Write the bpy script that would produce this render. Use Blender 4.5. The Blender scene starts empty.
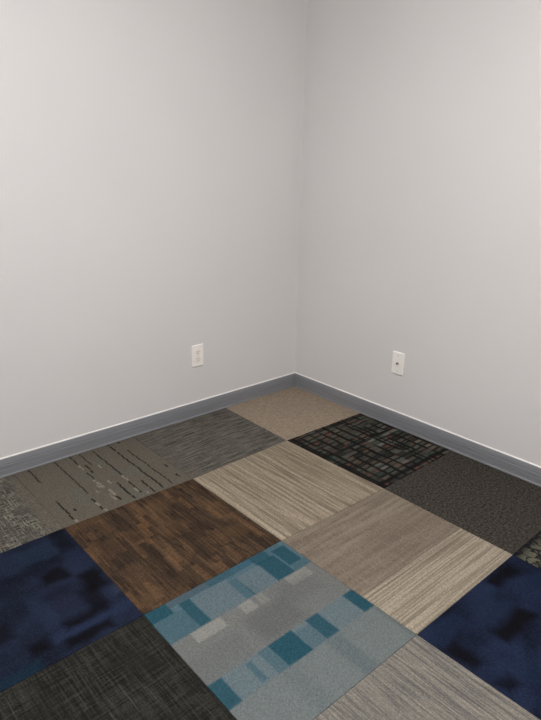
import bpy, bmesh, math, random
from mathutils import Vector, Matrix

# ---------------------------------------------------------------- camera, world, light, exposure
S = 0.6096                                   # one carpet tile, metres
scn = bpy.context.scene
col = scn.collection
CAM = (4.18420636 * S, -4.10141389 * S, 2.26209166 * S)
PITCH, ROLL, YAW, FPX = -0.325713, 0.02022347, 2.41095518, 587.81
F = Vector((math.cos(YAW) * math.cos(PITCH), math.sin(YAW) * math.cos(PITCH), math.sin(PITCH)))
R0 = F.cross(Vector((0, 0, 1))).normalized()
U0 = R0.cross(F)
Rv = R0 * math.cos(ROLL) + U0 * math.sin(ROLL)
Uv = -R0 * math.sin(ROLL) + U0 * math.cos(ROLL)
cd = bpy.data.cameras.new('camera')
cam = bpy.data.objects.new('camera', cd)
col.objects.link(cam)
m = Matrix((Rv, Uv, -F)).transposed().to_4x4()
m.translation = Vector(CAM)
cam.matrix_world = m
cd.sensor_fit = 'VERTICAL'
cd.sensor_height = 24.0
cd.lens = FPX / 720 * 24.0
cd.clip_start = 0.02
scn.camera = cam

w = bpy.data.worlds.new('room_dark')
scn.world = w
w.use_nodes = True
w.node_tree.nodes['Background'].inputs[0].default_value = (0.5, 0.5, 0.52, 1)
w.node_tree.nodes['Background'].inputs[1].default_value = 0.05
LIGHT_POS = (2.0, -1.95)                     # ceiling panel centre
LIGHT_SIZE = (0.50, 0.50)
LIGHT_STRENGTH = 104.0
LIGHT_COLOR = (1.0, 0.975, 0.965)
CEIL = 2.90
vs = scn.view_settings
vs.view_transform = 'Standard'
vs.look = 'None'
vs.gamma = 1.0
vs.exposure = 0.0
vs.use_curve_mapping = False


# ---------------------------------------------------------------- node expressions
def lin(c):
    return tuple((v / 255 / 12.92) if v / 255 <= .04045 else ((v / 255 + .055) / 1.055) ** 2.4 for v in c) + (1.0,)


class Ex:
    """a scalar node socket (or a number) that can be used in arithmetic"""
    nt = None

    def __init__(s, k):
        s.k = k

    @staticmethod
    def m(op, *args):
        n = Ex.nt.nodes.new('ShaderNodeMath')
        n.operation = op
        for i, a in enumerate(args):
            a = a.k if isinstance(a, Ex) else a
            if isinstance(a, (int, float)):
                n.inputs[i].default_value = a
            else:
                Ex.nt.links.new(a, n.inputs[i])
        return Ex(n.outputs[0])

    def __add__(s, o): return Ex.m('ADD', s, o)
    def __radd__(s, o): return Ex.m('ADD', o, s)
    def __sub__(s, o): return Ex.m('SUBTRACT', s, o)
    def __rsub__(s, o): return Ex.m('SUBTRACT', o, s)
    def __mul__(s, o): return Ex.m('MULTIPLY', s, o)
    def __rmul__(s, o): return Ex.m('MULTIPLY', o, s)


def fl(x): return Ex.m('FLOOR', x)
def fr(x): return Ex.m('FRACT', x)
def ab(x): return Ex.m('ABSOLUTE', x)
def mx(a, b): return Ex.m('MAXIMUM', a, b)
def mn(a, b): return Ex.m('MINIMUM', a, b)


def sock(v, inp):
    if isinstance(v, Ex):
        v = v.k
    if isinstance(v, (int, float, tuple)):
        inp.default_value = v
    else:
        Ex.nt.links.new(v, inp)


def ramp(x, lo, hi, a=0.0, b=1.0):
    n = Ex.nt.nodes.new('ShaderNodeMapRange')
    n.interpolation_type = 'SMOOTHSTEP'
    sock(x, n.inputs[0])
    for i, v in enumerate((lo, hi, a, b)):
        sock(v, n.inputs[i + 1])
    return Ex(n.outputs[0])


def vec(x, y, z=0.0):
    n = Ex.nt.nodes.new('ShaderNodeCombineXYZ')
    for i, v in enumerate((x, y, z)):
        sock(v, n.inputs[i])
    return n.outputs[0]


def noise(x, y, z=0.0, detail=1.0, rough=.5):
    n = Ex.nt.nodes.new('ShaderNodeTexNoise')
    n.inputs['Scale'].default_value = 1.0
    n.inputs['Detail'].default_value = detail
    n.inputs['Roughness'].default_value = rough
    Ex.nt.links.new(vec(x, y, z), n.inputs['Vector'])
    return Ex(n.outputs[0])


def rnd(x, y, z=0.0):
    n = Ex.nt.nodes.new('ShaderNodeTexWhiteNoise')
    n.noise_dimensions = '3D'
    Ex.nt.links.new(vec(x, y, z), n.inputs['Vector'])
    return Ex(n.outputs['Value'])


def mixc(f, a, b):
    n = Ex.nt.nodes.new('ShaderNodeMix')
    n.data_type = 'RGBA'
    sock(f, n.inputs[0])
    sock(a, n.inputs[6])
    sock(b, n.inputs[7])
    return n.outputs[2]


def scalec(c, f):
    """colour times a scalar"""
    n = Ex.nt.nodes.new('ShaderNodeVectorMath')
    n.operation = 'SCALE'
    sock(c if not isinstance(c, tuple) else c[:3], n.inputs[0])
    sock(f, n.inputs['Scale'])
    return n.outputs[0]


def box(a, b, a0, a1, b0, b1, soft=.008):
    """1 inside a rectangle of the tile, fading to 0 over soft"""
    da = ab(a - (a0 + a1) / 2) - (a1 - a0) / 2
    db = ab(b - (b0 + b1) / 2) - (b1 - b0) / 2
    return ramp(mx(da, db), -soft, soft, 1.0, 0.0)


def new_mat(name, rough=.9, spec=.2):
    mt = bpy.data.materials.new(name)
    mt.use_nodes = True
    Ex.nt = mt.node_tree
    bs = mt.node_tree.nodes['Principled BSDF']
    bs.inputs['Roughness'].default_value = rough
    bs.inputs['Specular IOR Level'].default_value = spec
    return mt, bs


def finish(bs, c, height=None, dist=.001, strength=.6):
    sock(c, bs.inputs['Base Color'])
    if height is not None:
        n = Ex.nt.nodes.new('ShaderNodeBump')
        n.inputs['Strength'].default_value = strength
        n.inputs['Distance'].default_value = dist
        sock(height, n.inputs['Height'])
        Ex.nt.links.new(n.outputs[0], bs.inputs['Normal'])


def coords():
    n = Ex.nt.nodes.new('ShaderNodeTexCoord')
    s = Ex.nt.nodes.new('ShaderNodeSeparateXYZ')
    Ex.nt.links.new(n.outputs['Object'], s.inputs[0])
    return Ex(s.outputs[0]), Ex(s.outputs[1]), Ex(s.outputs[2])


DYE = {   # overall dye strength of each tile's yarn
    'plain_beige': (1.203, 1.202, 1.233),
    'black_plaid': (1.033, 1.073, 1.070),
    'speckled_charcoal': (0.682, 0.695, 0.679),
    'grey_streaked': (0.880, 0.880, 0.856),
    'grey_dashed': (0.893, 0.916, 0.905),
    'worn_mesh': (1.141, 1.184, 1.186),
    'beige_lined': (0.948, 0.990, 1.027),
    'beige_banded': (0.825, 0.880, 0.953),
    'brown_weave': (0.743, 0.800, 0.840),
    'navy_left': (0.591, 0.471, 0.369),
    'dark_olive': (0.368, 0.384, 0.405),
    'blue_blocks': (0.536, 0.558, 0.560),
    'taupe_lined': (0.702, 0.767, 0.774),
    'navy_right': (0.544, 0.464, 0.415),
    'olive_crackle': (0.880, 0.928, 0.935),
}


def carpet(name, fn, grain=.30, dye=(1, 1, 1)):
    """fn(a, b) -> colour; a runs along the right wall, b along the left wall, 0..1 over a tile"""
    mt, bs = new_mat(name, 1.0, .05)
    x, y, z = coords()
    a = x * (1 / S)
    b = y * (-1 / S)
    c = fn(a, b)
    g1 = noise(a * 190, b * 190, 3.3, 2.0, .7)          # loops of the pile
    g2 = noise(a * 75, b * 75, 9.1, 2.0, .7)
    f = ramp(g1, .28, .72, 1 - grain, 1 + grain) * ramp(g2, .3, .7, 1 - grain * .45, 1 + grain * .45)
    c = scalec(c, f)
    n = Ex.nt.nodes.new('ShaderNodeVectorMath')
    n.operation = 'MULTIPLY'
    sock(c, n.inputs[0])
    n.inputs[1].default_value = dye
    c = n.outputs[0]
    finish(bs, c, g1, .0015, .5)
    return mt


def solid(name, c, rough=.5, spec=.5, metal=0.0):
    mt, bs = new_mat(name, rough, spec)
    x, y, z = coords()
    g = noise(x * 400, y * 400, z * 400, 1.0)
    bs.inputs['Metallic'].default_value = metal
    finish(bs, scalec(lin(c), ramp(g, .2, .8, .97, 1.03)))
    return mt


# ---------------------------------------------------------------- mesh helpers
def link(name, bm, mat, parent=None, loc=(0, 0, 0), rot=(0, 0, 0), smooth=False):
    me = bpy.data.meshes.new(name)
    bmesh.ops.recalc_face_normals(bm, faces=bm.faces)
    bm.to_mesh(me)
    bm.free()
    if smooth:
        for p in me.polygons:
            p.use_smooth = True
    me.materials.append(mat)
    o = bpy.data.objects.new(name, me)
    col.objects.link(o)
    o.location = loc
    o.rotation_euler = rot
    if parent:
        o.parent = parent
    return o


def add_box(bm, x0, x1, y0, y1, z0, z1, bev=0.0, seg=2):
    r = bmesh.ops.create_cube(bm, size=1)
    for v in r['verts']:
        v.co = Vector(((x0 + x1) / 2 + v.co.x * (x1 - x0), (y0 + y1) / 2 + v.co.y * (y1 - y0), (z0 + z1) / 2 + v.co.z * (z1 - z0)))
    if bev:
        es = list({e for v in r['verts'] for e in v.link_edges})
        bmesh.ops.bevel(bm, geom=es, offset=bev, segments=seg, affect='EDGES', profile=.6)
    return bm


def add_cyl(bm, r, depth, c, axis='y', seg=32, r2=None):
    rot = {'z': Matrix(), 'y': Matrix.Rotation(math.pi / 2, 4, 'X'), 'x': Matrix.Rotation(math.pi / 2, 4, 'Y')}[axis]
    bmesh.ops.create_cone(bm, cap_ends=True, segments=seg, radius1=r, radius2=r if r2 is None else r2, depth=depth,
                          matrix=Matrix.Translation(c) @ rot)
    return bm


def structure(name, bm, mat, **k):
    o = link(name, bm, mat, **k)
    o['kind'] = 'structure'
    return o


def tag(o, label, cat, group=None):
    o['label'] = label
    o['category'] = cat
    if group:
        o['group'] = group


# ---------------------------------------------------------------- the room
WT = 0.0098                                  # wall face lies this far behind the baseboard face
RX, RY = 3.75, -3.9                          # the room's far sides, behind the camera


def paint(name, c):
    mt, bs = new_mat(name, .62, .25)
    x, y, z = coords()
    g = noise(x * 55, y * 55, z * 55, 3.0, .6)
    g2 = noise(x * 1.6, y * 1.6, z * 1.6, 2.0)
    finish(bs, scalec(lin(c), ramp(g2, .3, .7, .99, 1.01)), g, .0012, .18)
    return mt


wall_paint = paint('pale_grey_wall_paint', (224, 222, 221))
ceil_paint = paint('ceiling_paint', (240, 239, 238))
TH = .12
structure('wall_left', add_box(bmesh.new(), -WT - TH, -WT, RY - TH, WT + TH, -.08, CEIL + .1), wall_paint)
structure('wall_right', add_box(bmesh.new(), -WT, RX + TH, WT, WT + TH, -.08, CEIL + .1), wall_paint)
structure('wall_back', add_box(bmesh.new(), -WT, RX + TH, RY - TH, RY, -.08, CEIL + .1), wall_paint)
structure('wall_front', add_box(bmesh.new(), RX, RX + TH, RY, WT, -.08, CEIL + .1), wall_paint)
structure('ceiling', add_box(bmesh.new(), -WT, RX, RY, WT, CEIL, CEIL + .1), ceil_paint)


def sub_fn(a, b):
    return mixc(noise(a * 30, b * 30), lin((56, 54, 50)), lin((74, 71, 66)))


structure('floor', add_box(bmesh.new(), -WT, RX, RY, WT, -.08, -.0055), carpet('plain_charcoal_carpet', sub_fn))

# baseboards: a moulded profile swept along each wall, mitred in the corner
PROFILE = [(0, -.0055), (WT + .003, -.0055), (WT + .003, .004), (WT, .007), (WT, .030), (WT - .0007, .0312), (WT - .0007, .0322), (WT, .0334),
           (WT, .052), (WT - .0012, .0542), (WT - .0012, .0562), (WT - .0002, .0585), (WT - .0014, .068), (WT - .003, .0765),
           (WT - .0045, .0815), (WT - .0075, .0848), (0, .0858)]


def sweep(profile, wall, length, name, mat, parent=None):
    bm = bmesh.new()
    rings = []
    for end in (0, 1):
        ring = []
        for d, z in profile:
            if wall == 'right':
                co = (-WT + d if not end else length, WT - d, z)
            else:
                co = (-WT + d, WT - d if not end else -length, z)
            ring.append(bm.verts.new(co))
        rings.append(ring)
    n = len(profile)
    for i in range(n):
        bm.faces.new((rings[0][i], rings[0][(i + 1) % n], rings[1][(i + 1) % n], rings[1][i]))
    bm.faces.new(rings[0][::-1])
    bm.faces.new(rings[1])
    return link(name, bm, mat, parent)


bm_mat, bs = new_mat('slate_grey_baseboard_paint', .45, .35)
x, y, z = coords()
g = noise(x * 3, y * 3, z * 260, 2.0)         # brush lines run along the board
finish(bs, scalec(lin((131, 133, 137)), ramp(g, .3, .7, .92, 1.08)), g, .0008, .35)
caulk_mat = solid('white_caulk', (238, 236, 232), .5, .4)
CAULK = [(0, .0856), (.0050, .0856), (.0044, .0876), (.0025, .0898), (0, .0908)]
for wall, ln in (('left', -RY), ('right', RX)):
    o = sweep(PROFILE, wall, ln, 'baseboard_' + wall, bm_mat)
    o['kind'] = 'structure'
    k = sweep(CAULK, wall, ln, 'caulk_line', caulk_mat, o)
    k['label'] = 'thin white caulk bead along the top of the baseboard'

# ---------------------------------------------------------------- ceiling light (out of frame, lights the room)
lp = bpy.data.objects.new('ceiling_light', None)
col.objects.link(lp)
lp.location = (LIGHT_POS[0], LIGHT_POS[1], CEIL)
tag(lp, 'square white ceiling light panel above the middle of the room', 'ceiling light')
hx, hy = LIGHT_SIZE[0] / 2, LIGHT_SIZE[1] / 2
bm = bmesh.new()
for s in (-1, 1):
    add_box(bm, s * (hx + .01) - .012, s * (hx + .01) + .012, -hy - .022, hy + .022, -.03, 0, .002)
    add_box(bm, -hx + .001, hx - .001, s * (hy + .01) - .012, s * (hy + .01) + .012, -.03, 0, .002)
link('frame', bm, solid('white_metal', (235, 235, 235), .4), lp)
em, bs = new_mat('glowing_diffuser', .5)
bs.inputs['Base Color'].default_value = (.8, .8, .8, 1)
bs.inputs['Emission Color'].default_value = LIGHT_COLOR + (1,)
bs.inputs['Emission Strength'].default_value = LIGHT_STRENGTH
link('diffuser', add_box(bmesh.new(), -hx, hx, -hy, hy, -.018, -.004), em, lp)


# ---------------------------------------------------------------- carpet tile patterns
def c_plain_beige(a, b):
    s = noise(a * 14, b * 90, 1.0, 2.0) * .5 + noise(a * 90, b * 14, 5.0, 2.0) * .5
    c = mixc(ramp(s, .35, .65), lin((118, 106, 91)), lin((141, 128, 110)))
    return mixc(ramp(noise(a * 3, b * 3, 7.0), .35, .7, 0, .35), c, lin((124, 116, 104)))


def c_plaid(a, b):
    """irregular cells of mixed yarns under an uneven black grid"""
    wa = a + (noise(a * 6, b * 6, 1.5) - .5) * .03
    wb = b + (noise(a * 6, b * 6, 6.5) - .5) * .03
    ca, cb = wa * 19, wb * 10
    c = mixc(rnd(fl(ca), fl(cb), 2.0), lin((38, 37, 34)), lin((76, 72, 65)))
    big = ramp(noise(a * 3.5, b * 3.5, 9.0, 1.0), .50, .66)
    c = mixc(big * .5, c, lin((84, 74, 62)))
    c = mixc(ramp(rnd(fl(ca), fl(cb * 2), 8.0), .72, .95, 0, .6), c, lin((98, 58, 50)))
    c = mixc(ramp(rnd(fl(ca * 2), fl(cb), 4.0), .72, .95, 0, .5), c, lin((52, 76, 70)))
    c = mixc(ramp(rnd(fl(ca * 1.5), fl(cb), 14.0), .88, .99, 0, .6), c, lin((112, 108, 102)))
    la = ab(fr(ca) - .5)
    lb = ab(fr(cb) - .5)
    ka = ramp(la, .26, .44) * ramp(noise(fl(ca + .5) * 3.1, b * 5, 1.0), .38, .52, .25, 1)
    kb = ramp(lb, .24, .44) * ramp(noise(a * 5, fl(cb + .5) * 3.1, 3.0), .38, .52, .15, 1)
    c = mixc(mx(ka, kb) * .95, c, lin((21, 20, 20)))
    for p, wd in ((.03, .012), (.40, .014), (.66, .012), (.95, .022)):
        c = mixc(ramp(ab(wa - p), wd * .4, wd * 1.5, .85, 0), c, lin((20, 19, 19)))
    for p, wd in ((.05, .010), (.35, .012), (.60, .014), (.97, .020)):
        c = mixc(ramp(ab(wb - p), wd * .4, wd * 1.5, .85, 0), c, lin((20, 19, 19)))
    return c


def c_charcoal(a, b):
    t = noise(a * 55, b * 55, 2.0, 3.0, .85)
    return mixc(ramp(t, .36, .64), lin((48, 45, 42)), lin((92, 86, 80)))


def c_crackle(a, b):
    n = Ex.nt.nodes.new('ShaderNodeTexVoronoi')
    n.feature = 'DISTANCE_TO_EDGE'
    n.inputs['Scale'].default_value = 1.0
    Ex.nt.links.new(vec(a * 13 + noise(a * 20, b * 20) * 1.2, b * 13 + noise(a * 20, b * 20, 5.0) * 1.2), n.inputs['Vector'])
    e = ramp(Ex(n.outputs[0]), .03, .16)
    c = mixc(noise(a * 30, b * 30, 1.0, 2.0), lin((78, 76, 64)), lin((112, 108, 92)))
    c = mixc(e, lin((36, 35, 33)), c)
    return mixc(ramp(a, .0, .10, .95, 0), c, lin((24, 24, 30)))


def c_grey_streak(a, b):
    s = noise(a * 55, b * 4.5, 2.0, 3.0, .65)
    c = mixc(ramp(s, .36, .64), lin((70, 68, 66)), lin((112, 107, 100)))
    d = noise(a * 90, b * 6, 8.0, 2.0)
    c = mixc(ramp(d, .60, .70, 0, .5), c, lin((58, 56, 55)))
    e = noise(a * 10, b * 70, 6.0, 2.0)
    c = mixc(ramp(e, .52, .70, 0, .45), c, lin((116, 110, 102)))
    return mixc(ramp(b, .80, 1.0, 0, .5), c, lin((92, 88, 82)))


# dark yarn lines (b, a0, a1, width) and pale ticks
DARK = [(.892, .10, .35, .011), (.690, .10, .70, .010), (.902, .66, .95, .013), (.849, .82, .855, .016), (.565, .09, .26, .012),
        (.567, .42, .62, .010), (.530, .30, .45, .014), (.487, .11, .33, .009), (.380, .13, .62, .012), (.39, .73, .93, .012), (.465, .70, .97, .015),
        (.235, .09, .98, .014), (.154, .28, .97, .010), (.312, .78, .99, .013), (.700, .78, .84, .014), (.70, .90, .95, .012),
        (.55, .86, .92, .016), (.048, .68, .73, .014), (.060, .86, .91, .016), (.145, .05, .14, .012), (.195, .05, .10, .012)]
PALE = [(.571, .28, .36, .016), (.571, .55, .70, .020), (.59, .62, .68, .014), (.548, .74, .84, .020), (.575, .80, .90, .016), (.70, .84, .90, .016),
        (.690, .955, .985, .016), (.90, .95, .985, .018), (.385, .62, .72, .014), (.40, .84, .90, .016), (.36, .93, .97, .014),
        (.45, .36, .42, .012), (.50, .62, .68, .016), (.63, .70, .74, .010)]


def c_dashes(a, b):
    c = mixc(noise(a * 60, b * 60, 1.0, 3.0, .7), lin((80, 75, 68)), lin((112, 104, 94)))
    c = mixc(ramp(noise(a * 6, b * 6, 4.0), .45, .7, 0, .5), c, lin((96, 96, 88)))
    wob = (noise(a * 22, b * 3, 7.0) - .5) * .022
    for lst, cc, k in ((DARK, (34, 32, 31), .95), (PALE, (140, 130, 117), .75)):
        f = None
        for b0, a0, a1, wd in lst:
            q = box(a, b + wob, a0, a1, b0 - wd / 2, b0 + wd / 2, .004)
            f = q if f is None else mx(f, q)
        br = ramp(noise(a * 42, b * 20, 2.0 if cc[0] < 90 else 9.0), .30, .42)
        c = mixc(f * br * k, c, lin(cc))
    return c


def c_worn_mesh(a, b):
    s = mx(noise(a * 12, b * 100, 1.0, 2.0), noise(a * 100, b * 12, 3.0, 2.0))
    c = mixc(ramp(s, .45, .68), lin((56, 53, 50)), lin((118, 113, 102)))
    c = mixc(ramp(noise(a * 7, b * 7, 2.0, 2.0), .40, .62, 0, .6), c, lin((68, 64, 60)))
    edge = ramp(b + (noise(a * 9, b * 9, 8.0) - .5) * .12, .02, .12, 1, 0)
    return mixc(edge * .8, c, lin((88, 82, 74)))


def c_beige_lines(a, b):
    s = noise(a * 1.6, b * 46, 1.0, 3.0, .7)
    c = mixc(ramp(s, .34, .66), lin((112, 99, 84)), lin((158, 144, 123)))
    t = noise(a * 3.5, b * 100, 4.0, 1.0)
    c = mixc(ramp(t, .60, .70, 0, .5), c, lin((172, 158, 138)))
    c = mixc(ramp(t, .26, .36, .55, 0), c, lin((92, 80, 68)))
    t = noise(a * 70, b * 60, 6.0, 1.0)
    c = mixc(ramp(t, .45, .75, 0, .45), c, lin((122, 110, 95)))
    c = mixc(box(a, b, -.1, 1.1, .10, .30, .05) * .25, c, lin((118, 102, 84)))
    return mixc(box(a, b, .0, 1.1, .965, .985, .006) * .5, c, lin((176, 160, 136)))


def c_beige_band(a, b):
    s = noise(a * 22, b * 1.6, 2.0, 4.0, .6)
    c = mixc(ramp(s, .34, .66), lin((116, 102, 87)), lin((140, 126, 108)))
    c = mixc(box(a, b, .30, .62, -.1, 1.1, .06) * .45, c, lin((116, 101, 86)))
    cr = noise(a * 8, b * 60, 5.0, 1.0)
    c = mixc(ramp(cr, .5, .7, 0, .25), c, lin((146, 132, 114)))
    # the pale ribbed band along the far edge
    r = noise(a * 95, b * 1.5, 7.0, 2.0) * .7 + noise(a * 30, b * 1.2, 2.0) * .3
    k = noise(a * 25, b * 75, 3.0, 2.0)
    p = mixc(ramp(r, .36, .60), lin((132, 118, 100)), lin((168, 153, 131)))
    p = mixc(ramp(k, .5, .7, 0, .5), p, lin((140, 126, 106)))
    band = ramp(a, .635, .665)
    c = mixc(band, c, p)
    for q in (.645, .675, .70):
        c = mixc(ramp(ab(a - q), .003, .008, .45, 0), c, lin((96, 84, 72)))
    return c


def c_brown(a, b):
    row = fl(b * 9 + .2)
    sh = rnd(row, 3.0, 1.0)
    t = rnd(fl(a * 3.2 + sh * 3 + noise(a * 40, b * 40) * .15), row, 5.0)
    c = mixc(t * .4 + ramp(noise(a * 5, b * 16, 6.0, 2.0), .35, .65) * .6, lin((66, 52, 42)), lin((98, 77, 58)))
    s = noise(a * 2.2, b * 60, 2.0, 3.0, .7)
    c = mixc(ramp(s, .35, .65, 0, .8), c, lin((56, 44, 36)))
    ln = noise(a * 1.6, b * 34, 15.0, 1.0)
    c = mixc(ramp(ab(ln - .5), .0, .035, .75, 0), c, lin((44, 35, 30)))
    c = mixc(ramp(rnd(fl(a * 6 + rnd(fl(b * 24), 2.0) * 5), fl(b * 24), 3.0), .62, .95, 0, .35), c, lin((134, 98, 68)))
    s = noise(a * 5, b * 90, 7.0, 1.0)
    c = mixc(ramp(s, .58, .70, 0, .5), c, lin((126, 92, 62)))
    k = noise(a * 80, b * 22, 4.0, 1.0)
    c = mixc(ramp(k, .5, .68, 0, .35), c, lin((48, 38, 32)))
    for a0, a1, b0, b1 in ((.06, .42, .64, .71), (.23, .58, .80, .91), (.19, .60, .27, .33), (.45, .97, .66, .73), (.54, .84, .38, .48), (.64, 1., .09, .14)):
        c = mixc(box(a, b, a0, a1, b0, b1, .012) * .55, c, lin((50, 41, 35)))
    for a0, a1, b0, b1 in ((.45, .80, .56, .64), (.10, .40, .40, .50), (.05, .30, .76, .82), (.60, .95, .82, .92), (.30, .60, .08, .16)):
        c = mixc(box(a, b, a0, a1, b0, b1, .012) * .22, c, lin((118, 90, 64)))
    return mixc(ramp(noise(a * 4, b * 3, 12.0), .5, .7, 0, .3), c, lin((112, 84, 56)))


TEAL, MID, PALEB = (48, 93, 108), (90, 119, 130), (122, 136, 142)


def c_blue_blocks(a, b):
    c = mixc(noise(a * 5, b * 5, 2.0, 2.0), lin((130, 130, 128)), lin((142, 141, 139)))
    a2 = a + (noise(a * 60, b * 60, 3.0) - .5) * .010
    b2 = b + (noise(a * 60, b * 60, 8.0) - .5) * .010

    def put(c, a0, a1, b0, b1, cc, k=1.0, soft=.007):
        return mixc(box(a2, b2, a0, a1, b0, b1, soft) * k, c, lin(cc))
    # first band by the brown tile
    c = put(c, -.1, .255, -.1, 1.1, (104, 128, 140))
    for a0, a1, b0, b1, cc, k in (
            (-.1, .09, .86, 1.1, TEAL, .95), (.09, .26, .80, 1.1, MID, .9), (-.1, .045, .60, .86, (92, 108, 118), .8),
            (.045, .11, .60, .80, MID, .5), (.045, .255, .74, .81, TEAL, .85), (-.1, .05, .42, .60, TEAL, .65), (.05, .255, .50, .74, PALEB, .8),
            (-.1, .045, .27, .42, (60, 104, 124), .7), (.08, .255, .44, .50, MID, .9), (-.1, .08, .16, .28, TEAL, .85),
            (.18, .255, .40, .45, TEAL, .6), (.08, .255, .27, .44, PALEB, .75),
            (.06, .255, .14, .27, TEAL, .9), (-.1, .06, .05, .16, MID, .9), (.03, .20, .03, .13, TEAL, .9), (.20, .255, .0, .13, MID, .9)):
        c = put(c, a0, a1, b0, b1, cc, k)
    # cream slips along the band
    for b0, b1, k in ((.695, .88, .9), (.49, .575, .75), (.41, .46, .45), (.07, .235, .8)):
        c = put(c, .262, .34, b0, b1, (168, 165, 158), k)
    # grey field with darker patches
    c = put(c, .36, .56, .34, .62, (112, 112, 112), .6, .04)
    c = put(c, .30, .45, .10, .34, (116, 115, 115), .45, .05)
    c = put(c, .40, .57, .70, 1.1, (126, 128, 128), .6, .03)
    # second blue band
    c = put(c, .572, .735, -.1, 1.1, (122, 136, 142))
    for a0, a1, b0, b1, cc, k in (
            (.572, .735, .00, .085, TEAL, .95), (.572, .735, .285, .375, TEAL, .9), (.60, .735, .375, .475, MID, .6),
            (.572, .735, .475, .635, TEAL, .97), (.572, .735, .635, .70, MID, .8), (.59, .70, .70, .755, PALEB, .8),
            (.59, .72, .755, .79, MID, .9), (.572, .735, .92, 1.1, TEAL, .9)):
        c = put(c, a0, a1, b0, b1, cc, k)
    # last band, cool grey with soft darker bars
    c = put(c, .738, 1.1, -.1, 1.1, (134, 142, 142), .75)
    c = put(c, .738, 1.1, .30, .40, (112, 122, 126), .6, .025)
    c = put(c, .738, 1.1, .60, .70, (120, 128, 130), .45, .03)
    c = put(c, .738, 1.1, -.1, .03, (110, 116, 114), .5, .02)
    return c


def c_taupe_lines(a, b):
    s = noise(a * 2.2, b * 44, 3.0, 4.0, .75)
    c = mixc(ramp(s, .34, .66), lin((108, 102, 98)), lin((154, 142, 132)))
    t = noise(a * 4, b * 100, 6.0, 1.0)
    c = mixc(ramp(t, .58, .70, 0, .55), c, lin((170, 156, 142)))
    c = mixc(ramp(t, .28, .40, .5, 0), c, lin((90, 86, 86)))
    # ragged start against the blue tile
    k = rnd(fl(b * 30), 1.0) * .04
    return mixc(ramp(a - k, .0, .03, .0, 0), c, lin((130, 128, 124)))


def navy(seed, blobs, light):
    def fn(a, b):
        s = noise(a * 5, b * 3, seed, 2.0)
        c = mixc(ramp(s, .3, .7), lin((27, 36, 58)), lin((44, 60, 96)))
        t = noise(a * 60, b * 60, seed + 2, 2.0)
        c = mixc(ramp(t, .4, .7, 0, .3), c, lin((52, 66, 96)))
        wa = a + (noise(a * 9, b * 9, seed + 4) - .5) * .06
        wb = b + (noise(a * 9, b * 9, seed + 6) - .5) * .06
        for a0, a1, b0, b1, k, cc in light:
            c = mixc(box(wa, wb, a0, a1, b0, b1, .025) * k, c, lin(cc))
        for a0, a1, b0, b1, k in blobs:
            c = mixc(box(wa, wb, a0, a1, b0, b1, .03) * k, c, lin((20, 20, 24)))
        return c
    return fn


c_navy_left = navy(1.0, [(.34, .46, .15, .29, .85), (.48, .66, .02, .12, .85), (.60, .80, .08, .18, .75), (.78, .84, .10, .34, .8), (.90, .97, .13, .37, .85),
                         (.82, .90, .44, .53, .8), (-.05, .20, .0, .10, .6), (.60, .72, .55, .72, .7), (.02, .12, .45, .60, .5), (.52, .58, .2, .36, .3)],
                   [(.83, .90, -.1, .42, .9, (46, 64, 106)), (.06, .22, .12, .34, .7, (42, 64, 98)), (.48, .74, .16, .34, .6, (40, 50, 80)),
                    (.50, .78, .33, .42, .6, (44, 64, 100)), (.68, .76, -.05, .03, .8, (58, 74, 110)), (.93, 1.1, .50, .90, .8, (32, 58, 86)), (.24, .44, -.1, .12, .6, (44, 58, 96))])
c_navy_right = navy(5.0, [(.03, .11, .12, .36, .9), (.25, .345, .41, .70, .9), (.155, .315, .90, .99, .85), (.43, .50, .88, .97, .75), (.0, .5, -.02, .02, .4), (-.02, .03, .55, .8, .4),
                          (.12, .17, .40, .46, .4), (.45, .8, .3, .6, .3)],
                    [(.08, .22, .40, .64, .7, (38, 58, 88)), (.03, .14, .72, .98, .6, (38, 56, 90)), (.16, .24, .05, .30, .7, (36, 54, 86)), (.40, .55, .7, .85, .4, (34, 54, 82))])


def c_olive(a, b):
    s = noise(a * 5, b * 90, 2.0, 2.0)
    t = noise(a * 90, b * 5, 5.0, 2.0)
    c = mixc(ramp(s * .55 + t * .45, .38, .62), lin((50, 48, 44)), lin((86, 83, 74)))
    c = mixc(ramp(noise(a * 4, b * 4, 3.0), .4, .65, 0, .5), c, lin((58, 56, 52)))
    u = noise(a * 4, b * 70, 8.0, 1.0)
    return mixc(ramp(u, .66, .74, 0, .6), c, lin((112, 106, 94)))


# ---------------------------------------------------------------- the carpet tiles
GX, GY = 0.91291452, 0.92761708              # grid crossing nearest the corner, in tiles from the baseboards
VERT = {(1, 1): (.981, 1.018), (2, 1): (2.010, 1.002), (3, 1): (3.008, 1.008), (1, 2): (1.002, 2.002), (1, 3): (.988, 2.990),
        (2, 2): (1.988, 2.005), (2, 3): (1.995, 2.990), (3, 2): (3.008, 2.004)}
GAP = .0007 / S


def corner(u, v):
    U_, V_ = VERT.get((u, v), (float(u), float(v)))
    if u == 0: U_ = 1 - GX + .003 / S
    if v == 0: V_ = 1 - GY + .003 / S
    return U_, V_


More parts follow.
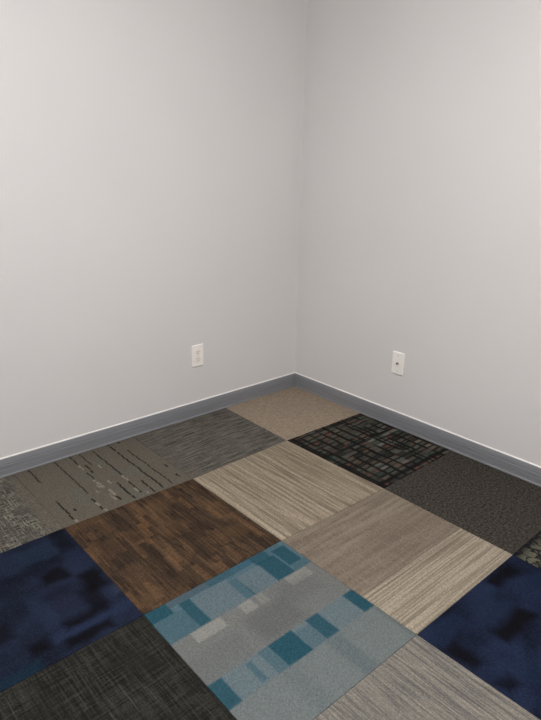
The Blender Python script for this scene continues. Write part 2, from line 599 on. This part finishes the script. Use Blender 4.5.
def carpet_tile(u, v, mat, label):
    """square tile (cut where it meets a wall): backing, pile top with a soft rolled edge"""
    q = [corner(u, v), corner(u + 1, v), corner(u + 1, v + 1), corner(u, v + 1)]
    cx = sum(p[0] for p in q) / 4
    cy = sum(p[1] for p in q) / 4

    def pt(p, inset, z):
        dx, dy = p[0] - cx, p[1] - cy
        k = (GAP / 2 + inset / S)
        return Vector(((p[0] - math.copysign(k, dx) - u) * S, -(p[1] - math.copysign(k, dy) - v) * S, z))
    bm = bmesh.new()
    rings = [[bm.verts.new(pt(p, i, z)) for p in q] for i, z in ((0, -.0055), (0, -.0018), (.0004, -.0008), (.0012, -.0002), (.0024, 0))]
    for r0, r1 in zip(rings, rings[1:]):
        for i in range(4):
            bm.faces.new((r0[i], r0[(i + 1) % 4], r1[(i + 1) % 4], r1[i]))
    bm.faces.new(rings[-1])
    bm.faces.new(rings[0][::-1])
    o = link('carpet_tile', bm, mat, loc=((GX - 1 + u) * S, -(GY - 1 + v) * S, 0))
    tag(o, label, 'carpet tile')
    return o


TILES = [
    (0, 0, 'plain_beige', c_plain_beige, 'plain beige carpet tile in the corner where the two walls meet', .25),
    (1, 0, 'black_plaid', c_plaid, 'black plaid carpet tile with rust and green flecks beside the right wall', .3),
    (2, 0, 'speckled_charcoal', c_charcoal, 'plain speckled charcoal carpet tile beside the right wall', .45),
    (3, 0, 'olive_crackle', c_crackle, 'olive carpet tile with black crackle pattern, cut off at the right edge', .3),
    (0, 1, 'grey_streaked', c_grey_streak, 'streaked mid grey carpet tile beside the left wall, next to the corner tile', .3),
    (0, 2, 'grey_dashed', c_dashes, 'grey carpet tile with broken black and cream dashes beside the left wall', .3),
    (0, 3, 'worn_mesh', c_worn_mesh, 'mottled grey carpet tile with a worn mesh pattern at the far left', .35),
    (1, 1, 'beige_lined', c_beige_lines, 'beige carpet tile with fine light lines, between the brown and the black plaid tiles', .25),
    (2, 1, 'beige_banded', c_beige_band, 'beige carpet tile with a pale ribbed band next to the navy tile', .25),
    (3, 1, 'navy_right', c_navy_right, 'dark navy carpet tile with black blotches at the right edge of the photo', .3),
    (1, 2, 'brown_weave', c_brown, 'brown woven carpet tile with dark streaks', .3),
    (2, 2, 'blue_blocks', c_blue_blocks, 'grey carpet tile with bands of teal and pale blue blocks', .22),
    (3, 2, 'taupe_lined', c_taupe_lines, 'pale taupe carpet tile with fine lines at the bottom, below the navy tile', .25),
    (1, 3, 'navy_left', c_navy_left, 'dark navy blotched carpet tile at the left, beside the brown tile', .3),
    (2, 3, 'dark_olive', c_olive, 'dark olive grey woven carpet tile at the bottom left', .35),
]
for u, v, n, fn, lab, gr in TILES:
    carpet_tile(u, v, carpet(n + '_carpet', fn, gr, DYE[n]), lab)

# ---------------------------------------------------------------- wall plates
plate_mat = solid('white_plastic', (253, 250, 245), .35, .5)
ivory = solid('warm_white_plastic', (247, 238, 226), .4, .5)
dark = solid('dark_slot', (74, 68, 62), .8, .2)
screw_mat = solid('painted_screw', (214, 210, 204), .35, .5)
brass = solid('nickel_jack', (170, 164, 148), .4, .5, .7)
hole = solid('jack_hole', (60, 56, 50), .8, .2)
PH = .20222 * S
PW = PH * .61


def plate_bm():
    # plate lies in the local XZ plane, its face looks along -Y
    bm = bmesh.new()
    add_box(bm, -PW / 2, PW / 2, -.006, 0, -PH / 2, PH / 2, .0035, 4)
    return bm


def screw(parent, z):
    bm = bmesh.new()
    add_cyl(bm, .0036, .0014, (0, -.0066, z), 'y', 24, .0030)
    o = link('screw', bm, screw_mat, parent)
    link('slot', add_box(bmesh.new(), -.0028, .0028, -.0076, -.0071, z - .0004, z + .0004), dark, o)
    return o


# duplex outlet on the left wall (faces +X)
out = bpy.data.objects.new('wall_outlet', None)
col.objects.link(out)
out.location = (-WT, -1.2275 * S, .58784 * S)
out.rotation_euler = (0, 0, math.pi / 2)
tag(out, 'white duplex power outlet on the left wall', 'wall outlet')
link('cover_plate', plate_bm(), plate_mat, out)
for s in (1, -1):
    bm = bmesh.new()
    zc = s * .0205
    bmesh.ops.create_cone(bm, cap_ends=True, segments=48, radius1=.0172, radius2=.0168, depth=.002,
                          matrix=Matrix.Translation((0, -.0068, zc)) @ Matrix.Rotation(math.pi / 2, 4, 'X'))
    for vt in bm.verts:                      # flat top and bottom
        vt.co.z = zc + max(-.0138, min(.0138, vt.co.z - zc))
    r = link('receptacle', bm, ivory, out)
    for x0, hh in ((-.0063, .0042), (.0063, .0034)):
        link('slot', add_box(bmesh.new(), x0 - .0008, x0 + .0008, -.0082, -.0077, zc + .003 - hh, zc + .003 + hh), dark, r)
    bm = bmesh.new()
    add_cyl(bm, .0024, .0006, (0, -.00795, zc - .0078), 'y', 20)
    link('ground_hole', bm, dark, r)
screw(out, 0.0)

# coax jack plate on the right wall (faces -Y)
cx = bpy.data.objects.new('cable_wall_plate', None)
col.objects.link(cx)
cx.location = (1.27875 * S, WT, .59818 * S)
tag(cx, 'white cable wall plate with one round jack on the right wall', 'wall plate')
link('cover_plate', plate_bm(), plate_mat, cx)
screw(cx, PH * .36)
screw(cx, -PH * .36)
bm = bmesh.new()
add_cyl(bm, .0068, .003, (0, -.0072, 0), 'y', 6)
add_cyl(bm, .0048, .009, (0, -.0110, 0), 'y', 32)
j = link('coax_jack', bm, brass, cx)
j['label'] = 'dull metal threaded jack'
bm = bmesh.new()
add_cyl(bm, .0034, .0008, (0, -.0156, 0), 'y', 24)
link('jack_opening', bm, hole, j)
